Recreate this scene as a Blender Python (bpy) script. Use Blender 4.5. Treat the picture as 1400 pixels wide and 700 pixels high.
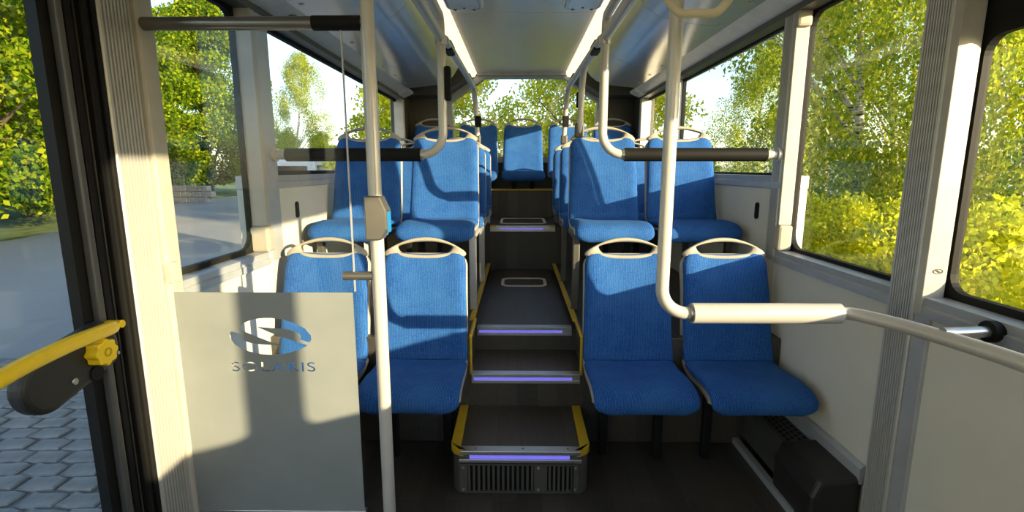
import bpy, math, random
import numpy as np
from mathutils import Vector, Matrix

for o in list(bpy.data.objects):
    bpy.data.objects.remove(o)
scene = bpy.context.scene
COL = scene.collection
random.seed(7)
R = math.radians

# ------------------------------------------------------------ camera
FPX, PITCH, YAW = 689.0, R(9.88), R(0.66)
CAMZ = 1.30
cam_d = bpy.data.cameras.new('camera')
cam = bpy.data.objects.new('camera', cam_d)
COL.objects.link(cam)
cam_d.sensor_width = 36.0
cam_d.lens = 36.0 * FPX / 1400.0
cam_d.clip_start = 0.02
cam_d.clip_end = 600
cam.location = (0, 0, CAMZ)
cam.rotation_euler = (R(90) - PITCH, 0, YAW)
scene.camera = cam

# ------------------------------------------------------------ sky, sun, exposure
SUN = Vector((1.0, -0.72, 0.255)).normalized()      # towards the sun
world = bpy.data.worlds.new('World')
scene.world = world
world.use_nodes = True
wn, wl = world.node_tree.nodes, world.node_tree.links
bg = wn['Background']
sky = wn.new('ShaderNodeTexSky')
sky.sky_type = 'NISHITA'
sky.sun_disc = False
sky.sun_elevation = R(20)
sky.sun_rotation = math.atan2(SUN.x, SUN.y)
sky.air_density = 1.0
sky.dust_density = 0.8
wl.new(sky.outputs[0], bg.inputs[0])
bg.inputs[1].default_value = 0.29
sun_d = bpy.data.lights.new('sun', 'SUN')
sun_d.energy = 9.8
sun_d.angle = R(0.6)
sun_d.color = (1.0, 0.79, 0.47)
sun = bpy.data.objects.new('sun', sun_d)
COL.objects.link(sun)
sun.rotation_euler = SUN.to_track_quat('Z', 'Y').to_euler()
sun.location = (30, -22, 12)
vs = scene.view_settings
vs.view_transform = 'Standard'
vs.look = 'None'
vs.gamma = 1.0
vs.use_curve_mapping = False
vs.exposure = 0.50


def UP(px, py, d):
    """photo pixel (1400x700) to a point on the plane y = d"""
    c, s = math.cos(PITCH), math.sin(PITCH)
    xs, ys = (px - 700) / FPX, (350 - py) / FPX
    f = Vector((0, c, -s))
    u = Vector((0, s, c))
    v = f + u * ys + Vector((xs, 0, 0))
    v = Matrix.Rotation(YAW, 3, 'Z') @ v
    return Vector((0, 0, CAMZ)) + v * (d / v.y)


# ------------------------------------------------------------ materials
def new_mat(name):
    m = bpy.data.materials.new(name)
    m.use_nodes = True
    nt = m.node_tree
    return m, nt, nt.nodes['Principled BSDF']


def ramp(nt, src, c0, c1, p0=0.3, p1=0.7):
    r = nt.nodes.new('ShaderNodeValToRGB')
    r.color_ramp.elements[0].position = p0
    r.color_ramp.elements[1].position = p1
    r.color_ramp.elements[0].color = (*c0, 1)
    r.color_ramp.elements[1].color = (*c1, 1)
    nt.links.new(src, r.inputs[0])
    return r


def noise(nt, scale, detail=4, vec=None, rough=0.5):
    n = nt.nodes.new('ShaderNodeTexNoise')
    n.inputs['Scale'].default_value = scale
    n.inputs['Detail'].default_value = detail
    n.inputs['Roughness'].default_value = rough
    if vec is not None:
        nt.links.new(vec, n.inputs['Vector'])
    return n


def coords(nt, scale=(1, 1, 1), kind='Object'):
    t = nt.nodes.new('ShaderNodeTexCoord')
    mp = nt.nodes.new('ShaderNodeMapping')
    mp.inputs['Scale'].default_value = scale
    nt.links.new(t.outputs[kind], mp.inputs['Vector'])
    return mp.outputs[0]


def bump(nt, bsdf, src, strength=0.2, dist=0.002):
    b = nt.nodes.new('ShaderNodeBump')
    b.inputs['Strength'].default_value = strength
    b.inputs['Distance'].default_value = dist
    nt.links.new(src, b.inputs['Height'])
    nt.links.new(b.outputs[0], bsdf.inputs['Normal'])


def plain(name, col, rough=0.5, metal=0.0, var=0.08, scale=12, bmp=0.0, spec=0.5):
    m, nt, b = new_mat(name)
    n = noise(nt, scale, 5, coords(nt))
    r = ramp(nt, n.outputs[0], tuple(c * (1 - var) for c in col), tuple(min(1, c * (1 + var)) for c in col))
    nt.links.new(r.outputs[0], b.inputs['Base Color'])
    b.inputs['Roughness'].default_value = rough
    b.inputs['Metallic'].default_value = metal
    b.inputs['Specular IOR Level'].default_value = spec
    if bmp:
        n2 = noise(nt, scale * 30, 3, coords(nt))
        bump(nt, b, n2.outputs[0], bmp, 0.001)
    return m


def fabric():
    m, nt, b = new_mat('blue_seat_fabric')
    v = coords(nt)
    vo = nt.nodes.new('ShaderNodeTexVoronoi')
    vo.inputs['Scale'].default_value = 190
    nt.links.new(v, vo.inputs['Vector'])
    w = nt.nodes.new('ShaderNodeTexWave')
    w.inputs['Scale'].default_value = 52
    w.inputs['Distortion'].default_value = 1.2
    w.inputs['Detail'].default_value = 2
    w.bands_direction = 'X'
    nt.links.new(v, w.inputs['Vector'])
    big = noise(nt, 9, 4, v)
    mx = nt.nodes.new('ShaderNodeMath')
    mx.operation = 'MULTIPLY'
    nt.links.new(vo.outputs['Distance'], mx.inputs[0])
    nt.links.new(w.outputs['Fac'], mx.inputs[1])
    ad = nt.nodes.new('ShaderNodeMath')
    ad.operation = 'ADD'
    sc = nt.nodes.new('ShaderNodeMath')
    sc.operation = 'MULTIPLY'
    sc.inputs[1].default_value = 0.5
    nt.links.new(big.outputs[0], sc.inputs[0])
    nt.links.new(mx.outputs[0], ad.inputs[0])
    nt.links.new(sc.outputs[0], ad.inputs[1])
    r = ramp(nt, ad.outputs[0], (0.001, 0.034, 0.23), (0.040, 0.150, 0.40), 0.15, 0.7)
    nt.links.new(r.outputs[0], b.inputs['Base Color'])
    b.inputs['Roughness'].default_value = 0.85
    b.inputs['Specular IOR Level'].default_value = 0.15
    b.inputs['Sheen Weight'].default_value = 0.04
    b.inputs['Sheen Tint'].default_value = (0.3, 0.6, 1, 1)
    bump(nt, b, vo.outputs['Distance'], 0.35, 0.0015)
    return m


def planks(name, dark=(0.030, 0.027, 0.022), light=(0.076, 0.068, 0.056)):
    m, nt, b = new_mat(name)
    v = coords(nt)
    mp = nt.nodes.new('ShaderNodeMapping')
    mp.inputs['Rotation'].default_value = (0, 0, R(90))
    nt.links.new(v, mp.inputs['Vector'])
    br = nt.nodes.new('ShaderNodeTexBrick')
    br.inputs['Scale'].default_value = 1.0
    br.inputs['Brick Width'].default_value = 0.9
    br.inputs['Row Height'].default_value = 0.095
    br.inputs['Mortar Size'].default_value = 0.0012
    br.inputs['Color1'].default_value = (0.15, 0.15, 0.15, 1)
    br.inputs['Color2'].default_value = (0.85, 0.85, 0.85, 1)
    br.inputs['Mortar'].default_value = (0, 0, 0, 1)
    nt.links.new(mp.outputs[0], br.inputs['Vector'])
    g = noise(nt, 5, 8, coords(nt, (14, 1.2, 14)), 0.65)
    mix = nt.nodes.new('ShaderNodeMix')
    mix.data_type = 'RGBA'
    mix.inputs[0].default_value = 0.62
    nt.links.new(br.outputs['Color'], mix.inputs[6])
    nt.links.new(g.outputs[0], mix.inputs[7])
    r = ramp(nt, mix.outputs[2], dark, light, 0.25, 0.75)
    nt.links.new(r.outputs[0], b.inputs['Base Color'])
    b.inputs['Roughness'].default_value = 0.42
    bump(nt, b, g.outputs[0], 0.08, 0.001)
    return m


def glass(name, tint=(0.97, 0.985, 0.98), refl=0.03):
    m, nt, b = new_mat(name)
    nt.nodes.remove(b)
    out = nt.nodes['Material Output']
    tr = nt.nodes.new('ShaderNodeBsdfTransparent')
    tr.inputs[0].default_value = (*tint, 1)
    gl = nt.nodes.new('ShaderNodeBsdfGlossy')
    gl.inputs['Roughness'].default_value = 0.02
    gl.inputs['Color'].default_value = (1, 1, 1, 1)
    n = noise(nt, 2.0, 2, coords(nt))
    mr = nt.nodes.new('ShaderNodeMapRange')
    mr.inputs['To Min'].default_value = refl * 0.8
    mr.inputs['To Max'].default_value = refl * 1.2
    nt.links.new(n.outputs[0], mr.inputs[0])
    mx = nt.nodes.new('ShaderNodeMixShader')
    nt.links.new(mr.outputs[0], mx.inputs[0])
    nt.links.new(tr.outputs[0], mx.inputs[1])
    nt.links.new(gl.outputs[0], mx.inputs[2])
    nt.links.new(mx.outputs[0], out.inputs[0])
    return m


def frosted():
    m, nt, b = new_mat('frosted_film')
    nt.nodes.remove(b)
    out = nt.nodes['Material Output']
    n = noise(nt, 6, 4, coords(nt))
    r = ramp(nt, n.outputs[0], (0.34, 0.37, 0.365), (0.39, 0.415, 0.41))
    d = nt.nodes.new('ShaderNodeBsdfDiffuse')
    t = nt.nodes.new('ShaderNodeBsdfTranslucent')
    nt.links.new(r.outputs[0], d.inputs[0])
    nt.links.new(r.outputs[0], t.inputs[0])
    mx = nt.nodes.new('ShaderNodeMixShader')
    mx.inputs[0].default_value = 0.35
    nt.links.new(d.outputs[0], mx.inputs[1])
    nt.links.new(t.outputs[0], mx.inputs[2])
    nt.links.new(mx.outputs[0], out.inputs[0])
    return m


def leaf(name, c0, c1, c2, trans=0.55):
    m, nt, b = new_mat(name)
    nt.nodes.remove(b)
    out = nt.nodes['Material Output']
    g = nt.nodes.new('ShaderNodeNewGeometry')
    r = ramp(nt, g.outputs['Random Per Island'], c0, c2, 0.0, 1.0)
    e = r.color_ramp.elements.new(0.5)
    e.color = (*c1, 1)
    d = nt.nodes.new('ShaderNodeBsdfDiffuse')
    t = nt.nodes.new('ShaderNodeBsdfTranslucent')
    nt.links.new(r.outputs[0], d.inputs[0])
    nt.links.new(r.outputs[0], t.inputs[0])
    mx = nt.nodes.new('ShaderNodeMixShader')
    mx.inputs[0].default_value = trans
    nt.links.new(d.outputs[0], mx.inputs[1])
    nt.links.new(t.outputs[0], mx.inputs[2])
    nt.links.new(mx.outputs[0], out.inputs[0])
    return m


def emit(name, col, s):
    m, nt, b = new_mat(name)
    n = noise(nt, 60, 2, coords(nt))
    r = ramp(nt, n.outputs[0], tuple(c * .85 for c in col), col)
    nt.links.new(r.outputs[0], b.inputs['Emission Color'])
    b.inputs['Base Color'].default_value = (*col, 1)
    b.inputs['Emission Strength'].default_value = s
    return m


def birch_bark():
    m, nt, b = new_mat('birch_bark')
    n = noise(nt, 6, 6, coords(nt, (1, 1, 5)))
    r = ramp(nt, n.outputs[0], (0.05, 0.045, 0.04), (0.62, 0.58, 0.50), 0.38, 0.52)
    nt.links.new(r.outputs[0], b.inputs['Base Color'])
    b.inputs['Roughness'].default_value = 0.85
    return m


def pave():
    m, nt, b = new_mat('grey_asphalt')
    n = noise(nt, 140, 4, coords(nt))
    n2 = noise(nt, 0.35, 4, coords(nt))
    mx = nt.nodes.new('ShaderNodeMix')
    mx.data_type = 'RGBA'
    mx.inputs[0].default_value = 0.5
    nt.links.new(n.outputs[0], mx.inputs[6])
    nt.links.new(n2.outputs[0], mx.inputs[7])
    r = ramp(nt, mx.outputs[2], (0.24, 0.24, 0.235), (0.38, 0.375, 0.36), 0.3, 0.7)
    nt.links.new(r.outputs[0], b.inputs['Base Color'])
    b.inputs['Roughness'].default_value = 0.9
    bump(nt, b, n.outputs[0], 0.4, 0.004)
    return m


M = {
    'fabric': fabric(),
    'shell': plain('cream_seat_shell', (0.37, 0.34, 0.28), 0.45),
    'rail': plain('pale_powder_coated_rail', (0.54, 0.525, 0.49), 0.28, 0.15, 0.03),
    'steel': plain('brushed_steel', (0.55, 0.55, 0.54), 0.3, 0.9),
    'bar_grey': plain('satin_grey_bar', (0.22, 0.21, 0.19), 0.28, 0.7),
    'alu': plain('ribbed_aluminium', (0.50, 0.50, 0.48), 0.38, 0.3, 0.015),
    'cream': plain('cream_pillar_cover', (0.42, 0.40, 0.35), 0.42),
    'wall': plain('light_grey_wall_laminate', (0.64, 0.63, 0.565), 0.48, 0, 0.03, 5, 0.03),
    'sill': plain('grey_blue_sill', (0.44, 0.46, 0.48), 0.4, 0.3),
    'ceil': plain('ceiling_laminate', (0.90, 0.80, 0.64), 0.28, 0.0, 0.03),
    'duct': plain('duct_cover_grey', (0.62, 0.60, 0.565), 0.22, 0.3, 0.03),
    'strip': plain('pale_cornice', (0.74, 0.70, 0.62), 0.4),
    'black': plain('black_rubber', (0.010, 0.010, 0.010), 0.6, 0, 0.1, spec=.15),
    'blackmat': plain('black_paint', (0.012, 0.011, 0.010), 0.45, spec=.2),
    'dark': plain('dark_grey_plastic', (0.075, 0.070, 0.060), 0.5, 0, 0.1, 20, 0.1),
    'darkbox': plain('dark_grey_metal', (0.10, 0.098, 0.09), 0.4, 0.3),
    'cover': plain('dark_heater_cover', (0.022, 0.021, 0.019), 0.45),
    'heater': plain('grey_heater_metal', (0.10, 0.10, 0.09), 0.4, 0.4),
    'floor': planks('dark_plank_vinyl'),
    'tread': planks('tread_plank_vinyl', (0.030, 0.027, 0.019), (0.076, 0.068, 0.048)),
    'yellow': plain('yellow_edge_trim', (0.56, 0.36, 0.012), 0.5),
    'handle_y': plain('yellow_handle_plastic', (0.95, 0.64, 0.01), 0.4, 0, .04),
    'led': emit('violet_step_light', (0.19, 0.17, 0.80), 0.6),
    'cornice_glow': emit('warm_cornice_glow', (1.0, 0.82, 0.56), 1.1),  # glow added to the pale cornice strips to brighten the ceiling
    'glass': glass('window_glass'),
    'clear': glass('clear_partition_glass', (0.98, 0.985, 0.98), 0.018),
    'frost': frosted(),
    'strap': plain('beige_strap_plastic', (0.58, 0.52, 0.38), 0.4),
    'bsticker': plain('blue_button_sticker', (0.02, 0.22, 0.55), 0.4),
    'ink': plain('black_print', (0.015, 0.015, 0.015), 0.6),
    'asphalt': pave(),
    'cobble': plain('grey_paver', (0.30, 0.28, 0.255), 0.9, 0, 0.25, 9, 0.3),
    'joint': plain('paver_joint_soil', (0.19, 0.19, 0.185), 0.95),
    'grass': plain('grass_ground', (0.10, 0.15, 0.025), 0.95, 0, 0.5, 3, 0.3),
    'stone': plain('garden_stone', (0.34, 0.31, 0.26), 0.9, 0, 0.25, 6, 0.3),
    'water': plain('lake_water', (0.30, 0.38, 0.44), 0.15),
    'bark': plain('brown_bark', (0.09, 0.065, 0.045), 0.9, 0, 0.3, 10, 0.4),
    'birch': birch_bark(),
    'leaf_maple': leaf('maple_leaves', (0.05, 0.12, 0.006), (0.16, 0.26, 0.012), (0.42, 0.46, 0.02)),
    'leaf_dark': leaf('dark_leaves', (0.05, 0.10, 0.010), (0.12, 0.19, 0.015), (0.28, 0.34, 0.02)),
    'leaf_birch': leaf('birch_leaves', (0.16, 0.25, 0.02), (0.36, 0.43, 0.03), (0.62, 0.58, 0.04)),
    'leaf_hedge': leaf('hedge_leaves', (0.40, 0.47, 0.025), (0.66, 0.68, 0.04), (0.86, 0.80, 0.06)),
    'carpaint': plain('white_car_paint', (0.72, 0.71, 0.67), 0.25),
    'carglass': plain('dark_car_glass', (0.02, 0.025, 0.03), 0.1),
    'lampred': plain('red_tail_lamp', (0.4, 0.02, 0.015), 0.3),
    'outer': plain('bus_body_paint', (0.25, 0.25, 0.25), 0.4),
}


for k_, w_ in (('ceil', 1.0), ('duct', .6)):
    b_ = M[k_].node_tree.nodes['Principled BSDF']
    b_.inputs['Coat Weight'].default_value = w_
    b_.inputs['Coat Roughness'].default_value = 0.22
    b_.inputs['Coat IOR'].default_value = 2.1

# ------------------------------------------------------------ mesh helpers
class MB:
    def __init__(s):
        s.v, s.f = [], []

    def add(s, vs_, fs):
        k = len(s.v)
        s.v += [tuple(p) for p in vs_]
        s.f += [tuple(i + k for i in f) for f in fs]
        return s

    def box(s, x0, x1, y0, y1, z0, z1):
        return s.add([(x0, y0, z0), (x1, y0, z0), (x1, y1, z0), (x0, y1, z0),
                      (x0, y0, z1), (x1, y0, z1), (x1, y1, z1), (x0, y1, z1)],
                     [(0, 3, 2, 1), (4, 5, 6, 7), (0, 1, 5, 4), (1, 2, 6, 5), (2, 3, 7, 6), (3, 0, 4, 7)])

    def prism(s, pts, axis, a, b):
        """extrude closed 2D polygon along axis; pts in the remaining two axes (cyclic order kept)"""
        n = len(pts)

        def P(p, t):
            return {'x': (t, p[0], p[1]), 'y': (p[0], t, p[1]), 'z': (p[0], p[1], t)}[axis]
        vs_ = [P(p, a) for p in pts] + [P(p, b) for p in pts]
        fs = [(i, (i + 1) % n, n + (i + 1) % n, n + i) for i in range(n)]
        fs += [tuple(range(n))[::-1], tuple(range(n, 2 * n))]
        return s.add(vs_, fs)

    def ring(s, outer, inner, axis, a, b):
        """frame: two matched closed loops of equal length, extruded"""
        n = len(outer)

        def P(p, t):
            return {'x': (t, p[0], p[1]), 'y': (p[0], t, p[1]), 'z': (p[0], p[1], t)}[axis]
        vs_ = [P(p, a) for p in outer] + [P(p, a) for p in inner] + [P(p, b) for p in outer] + [P(p, b) for p in inner]
        fs = []
        for i in range(n):
            j = (i + 1) % n
            fs += [(i, j, n + j, n + i), (2 * n + j, 2 * n + i, 3 * n + i, 3 * n + j),
                   (j, i, 2 * n + i, 2 * n + j), (n + i, n + j, 3 * n + j, 3 * n + i)]
        return s.add(vs_, fs)

    def tube(s, pts, r, n=14, cap=True, flat=1.0):
        pts = [Vector(p) for p in pts]
        rs = r if isinstance(r, (list, tuple)) else [r] * len(pts)
        t0 = (pts[1] - pts[0]).normalized()
        ref = Vector((0, 0, 1)) if abs(t0.z) < 0.9 else Vector((1, 0, 0))
        nx = t0.cross(ref).normalized()
        vs_, fs = [], []
        for i, p in enumerate(pts):
            a = pts[max(i - 1, 0)]
            c = pts[min(i + 1, len(pts) - 1)]
            t = (c - a).normalized()
            nx = (nx - t * nx.dot(t)).normalized()
            ny = t.cross(nx)
            for k in range(n):
                an = 2 * math.pi * k / n
                vs_.append(p + nx * (math.cos(an) * rs[i]) + ny * (math.sin(an) * rs[i] * flat))
        for i in range(len(pts) - 1):
            for k in range(n):
                q = (k + 1) % n
                fs.append((i * n + k, i * n + q, (i + 1) * n + q, (i + 1) * n + k))
        if cap:
            fs.append(tuple(range(n))[::-1])
            fs.append(tuple(range((len(pts) - 1) * n, len(pts) * n)))
        return s.add(vs_, fs)

    def build(s, name, mat, parent=None, smooth=False, bevel=0.0, sub=0, seg=2):
        me = bpy.data.meshes.new(name)
        me.from_pydata(s.v, [], s.f)
        me.materials.append(M[mat])
        me.update()
        if smooth:
            for p in me.polygons:
                p.use_smooth = True
        o = bpy.data.objects.new(name, me)
        COL.objects.link(o)
        if parent is not None:
            o.parent = parent
        if bevel:
            bm_ = o.modifiers.new('bevel', 'BEVEL')
            bm_.width = bevel
            bm_.segments = seg
            bm_.limit_method = 'ANGLE'
            bm_.angle_limit = R(40)
        if sub:
            sm = o.modifiers.new('sub', 'SUBSURF')
            sm.levels = sub
            sm.render_levels = sub
        if smooth and not sub:
            try:
                me.set_sharp_from_angle(angle=R(45))
            except Exception:
                pass
        return o


def tag(o, label, cat, group=None, kind=None):
    o['label'] = label
    if cat:
        o['category'] = cat
    if group:
        o['group'] = group
    if kind:
        o['kind'] = kind
    return o


def struct(o, label, cat='structure'):
    o['kind'] = 'structure'
    o['label'] = label
    o['category'] = cat
    return o


def empty(name, loc=(0, 0, 0), rz=0):
    o = bpy.data.objects.new(name, None)
    o.empty_display_size = 0.1
    COL.objects.link(o)
    o.location = loc
    o.rotation_euler = (0, 0, rz)
    return o


def copy_tree(o, parent=None):
    c = o.copy()
    COL.objects.link(c)
    c.parent = parent
    for ch in list(o.children):
        copy_tree(ch, c)
    return c


def fillet(pts, r, n=8):
    pts = [Vector(p) for p in pts]
    out = [pts[0]]
    for i in range(1, len(pts) - 1):
        a, b, c = pts[i - 1], pts[i], pts[i + 1]
        u, v = (a - b).normalized(), (c - b).normalized()
        ang = u.angle(v)
        if ang > math.pi - 0.02:
            out.append(b)
            continue
        rr = r[i - 1] if isinstance(r, (list, tuple)) else r
        t = min(rr / math.tan(ang / 2), (a - b).length * .49, (c - b).length * .49)
        rr = t * math.tan(ang / 2)
        cen = b + (u + v).normalized() * (rr / math.sin(ang / 2))
        s0, s1 = b + u * t - cen, b + v * t - cen
        tot = s0.angle(s1)
        ax = s0.cross(s1).normalized()
        for k in range(n + 1):
            out.append(cen + Matrix.Rotation(tot * k / n, 3, ax) @ s0)
    out.append(pts[-1])
    return out


def rrect(y0, y1, z0, z1, r, n=6):
    pts = []
    for cy, cz, a0 in ((y1 - r, z1 - r, 0), (y0 + r, z1 - r, 90), (y0 + r, z0 + r, 180), (y1 - r, z0 + r, 270)):
        for k in range(n + 1):
            a = R(a0 + 90 * k / n)
            pts.append((cy + r * math.cos(a), cz + r * math.sin(a)))
    return pts


# ------------------------------------------------------------ bus shell
XR, XL = 1.22, -1.155          # inner wall faces
GR, GL = 1.285, -1.22          # glass planes
YF, YB = -2.6, 5.6
ZC = 2.28
XM = 0.5 * (XR + XL)
GROUND = -0.37

# floor levels
Z1, Z2, Z3, ZP, Z4, Z5 = 0.186, 0.348, 0.474, 0.525, 0.835, 1.10
Y1, Y2, Y3, Y4, Y5 = 1.85, 2.24, 2.56, 4.10, 4.90
AL, AR = -0.226, 0.306         # aisle cheeks
floor = empty('floor', (0, 0, 0))
struct(floor, 'dark wood-look vinyl bus floor with steps rising to the rear', 'floor')
MB().box(XL, XR, YF, Y2 + .01, -0.06, 0).build('low_floor', 'floor', floor)
MB().box(AL, AR, Y2, Y3, 0, Z2 - .012).build('step_block', 'floor', floor)
MB().box(AL, AR, Y2 + .028, Y3, Z2 - .012, Z2).build('step_tread', 'tread', floor)
MB().box(AL, AR, Y3, Y4, 0, Z3 - .012).build('landing_block', 'floor', floor)
MB().box(AL + .035, AR - .035, Y3 + .03, Y4, Z3 - .012, Z3).build('landing_tread', 'tread', floor)
for s, x0, x1 in ((-1, XL, AL), (1, AR, XR)):
    MB().box(x0, x1, Y2, Y4, 0, ZP).build('seat_podium', 'floor', floor, bevel=.006)
MB().box(XL, XR, Y4, Y5, 0, Z4 - .012).build('upper_block', 'floor', floor)
MB().box(AL - .03, AR + .03, Y4 + .03, Y5, Z4 - .012, Z4).build('upper_tread', 'tread', floor)
MB().box(XL, XR, Y5, YB, 0, Z5).build('engine_podium', 'floor', floor)
for s, x0, x1 in ((-1, XL, AL - .03), (1, AR + .03, XR)):
    MB().box(x0, x1, Y4, Y5, Z4 - .012, Z4 + .02).build('rear_seat_podium', 'floor', floor, bevel=.005)

# step nosings with their lights
def nosing(y, z, x0, x1, l0, l1, name='step_nosing'):
    n = MB().box(x0, x1, y - .012, y + .03, z - .012, z + .003).box(x0, x1, y - .010, y, z - .045, z - .030)
    n.box(x0, x1, y - .004, y + .004, z - .030, z - .012)
    o = n.build(name, 'steel', floor, bevel=.0015)
    MB().box(l0, l1, y - .011, y - .003, z - .028, z - .018).build('glow_strip', 'led', o)['label'] = 'glowing violet light strip'
nosing(Y2, Z2, AL + .01, AR - .012, AL + .02, AR - .05)
nosing(Y3, Z3, AL + .012, AR - .02, AL + .022, AR - .07)
nosing(Y4, Z4, AL + .0, AR - .0, AL + .08, AR - .1)
# yellow edges beside the landing
for s, x in ((-1, AL), (1, AR)):
    MB().box(x - .024, x + .004, Y3 - .06, Y4 - .05, ZP - .004, ZP + .010).build('edge_trim', 'yellow', floor, bevel=.003)
    MB().box(x - .012 if s > 0 else x, x if s > 0 else x + .012, Y2 + .012, Y2 + .030, Z2 - .03, ZP + .005).build(
        'edge_trim', 'yellow', floor, bevel=.003)
    MB().tube([(x - .006 * s, Y2 + .02, ZP), (x - .006 * s, Y3 - .05, ZP + .004)], .010, 8).build('edge_trim', 'yellow', floor)
    MB().box(x - .0 if s < 0 else x - .05, x + .05 if s < 0 else x, Y4 - .016, Y4 + .03, Z4 - .006, Z4 + .006).build(
        'edge_trim', 'yellow', floor, bevel=.002)
MB().box(AL - .05, AR + .05, Y5 - .014, Y5 + .02, Z5 - .012, Z5 + .004).build('edge_trim', 'yellow', floor, bevel=.002)
# maintenance hatch outlines
for xc, yc, hw, hl, z in ((0.045, 3.62, .165, .14, Z3), (0.045, 4.50, .20, .24, Z4)):
    MB().ring(rrect(xc - hw, xc + hw, yc - hl, yc + hl, .06), rrect(xc - hw + .022, xc + hw - .022, yc - hl + .026, yc + hl - .026, .045),
              'z', z - .002, z + .004).build('hatch_frame', 'strip', floor)

# side walls --------------------------------------------------
wr = empty('wall_right')
struct(wr, 'light grey laminate side wall under the birch-side windows', 'wall')
wlft = empty('wall_left')
struct(wlft, 'light grey laminate side wall on the door side, sunlit', 'wall')
SILL, SILLR, TOP = 0.92, 1.265, 1.975
XOR, XOL = 1.34, -1.275


def wall_panel(parent, side, y0, y1, z0, z1, name='wall_panel', mat='wall', t=.0, bev=.004):
    if side > 0:
        return MB().box(XR - t, XOR, y0, y1, z0, z1).build(name, mat, parent, bevel=bev)
    return MB().box(XOL, XL + t, y0, y1, z0, z1).build(name, mat, parent, bevel=bev)


g_ = .003
wall_panel(wr, 1, YF, 1.485 - g_, GROUND + .05, SILL - .06)
wall_panel(wr, 1, YF, -0.38, SILL - .06, TOP, 'cab_side_panel', 'dark')
MB().box(XR, GR - .012, 1.4975, 1.590, SILL - .06, TOP).box(XR, XOR, 1.485, 1.62, GROUND + .05, SILL - .06).build('pillar_core', 'blackmat', wr)
wall_panel(wr, 1, 1.62 + g_, 2.36, GROUND + .05, SILL - .06)
MB().box(XR, GR - .012, 2.372, 2.445, SILLR - .06, TOP).build('pillar_core', 'blackmat', wr)
wall_panel(wr, 1, 2.36 + g_, 5.15, GROUND + .05, SILLR - .06)
wall_panel(wr, 1, 5.15, YB, GROUND + .05, TOP + .1, 'rear_corner_panel', 'dark')
wall_panel(wr, 1, YF, 5.15, TOP, 2.06, 'window_header', 'sill')
wall_panel(wlft, -1, YF, -0.36, GROUND + .05, TOP)
wall_panel(wlft, -1, 1.66, 2.285 - g_, GROUND + .05, SILL - .06)
wall_panel(wlft, -1, 2.285, 5.2, GROUND + .05, SILLR - .06)
wall_panel(wlft, -1, 5.2, YB, GROUND + .05, TOP + .1, 'rear_corner_panel', 'dark')
wall_panel(wlft, -1, YF, 5.2, TOP, 2.06, 'window_header', 'sill')


def sill(parent, side, y0, y1, z):
    m = MB()
    if side > 0:
        prof = [(XR - .012, z - .058), (XR - .012, z - .030), (XR - .004, z - .026), (XR - .008, z), (XOR, z), (XOR, z - .058)]
    else:
        prof = [(XL + .012, z - .058), (XL + .012, z - .030), (XL + .004, z - .026), (XL + .008, z), (XOL, z), (XOL, z - .058)]
    m.prism(prof, 'y', y0, y1)
    return m.build('window_sill', 'sill', parent)


sill(wr, 1, -0.38, 1.485, SILL)
sill(wr, 1, 1.606, 2.36, SILL)
sill(wr, 1, 2.36, 5.15, SILLR)
sill(wlft, -1, 1.66, 2.285, SILL)
sill(wlft, -1, 2.285, 5.2, SILLR)
# black oval pulls on the rear wall panels
for side, x, y in ((1, XR, 2.58), (-1, XL, 2.62)):
    c = MB()
    c.prism(rrect(y - .016, y + .016, 1.045, 1.13, .0155), 'x', x - .010 * side, x + .002 * side)
    o = c.build('wall_pull', 'black', None, bevel=.004)
    tag(o, 'black oval pull on the ' + ('shaded grey panel beside birch-side seats' if side > 0 else 'sunlit cream panel beside door-side seats'),
        'pull')

# windows -----------------------------------------------------
WN = [0]


def window(side, y0, y1, z0, z1, label, r=.07, band=0.0, fw=.022):
    WN[0] += 1
    w = empty('window_%d' % WN[0])
    struct(w, label, 'window')
    gx = GR if side > 0 else GL
    s = 1 if side > 0 else -1
    out = rrect(y0, y1, z0, z1, .002)
    inn = rrect(y0 + fw, y1 - fw, z0 + fw, z1 - fw - band, r)
    a, b = (gx - .010 * s, gx + .014 * s)
    MB().ring(out, inn, 'x', min(a, b), max(a, b)).build('window_gasket', 'black', w)
    MB().box(gx - .003, gx + .003, y0 + .006, y1 - .006, z0 + .006, z1 - .006).build('pane', 'glass', w)
    return w


window(1, -0.38, 0.05, SILL, TOP, 'tall side window ahead of the handrail wall bracket')
window(1, 0.115, 1.490, SILL, TOP, 'black-framed side window with a deep black top band beside the curved handrail', band=.30, r=.05)
window(1, 1.595, 2.368, SILL, TOP, 'tall window with rounded corners beside the first birch-side seat row', fw=.016)
window(1, 2.445, 4.08, SILLR, TOP, 'long shallow window beside the raised birch-side seats', r=.012, fw=.012)
window(1, 4.18, 5.15, SILLR, TOP, 'short shallow window at the rear of the birch side', r=.02)
window(-1, 1.66, 2.285, SILL, TOP, 'tall window with rounded corners behind the glass partition')
window(-1, 2.43, 4.20, SILLR, TOP, 'long shallow window beside the raised door-side seats', r=.02)
window(-1, 4.30, 5.2, SILLR, TOP, 'short shallow window at the rear of the door side', r=.02)


# pillars as extruded ribbed profiles -------------------------
TN = [0]


def trim(label, cat='trim'):
    TN[0] += 1
    return struct(empty('trim_%d' % TN[0]), label, cat)


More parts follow.
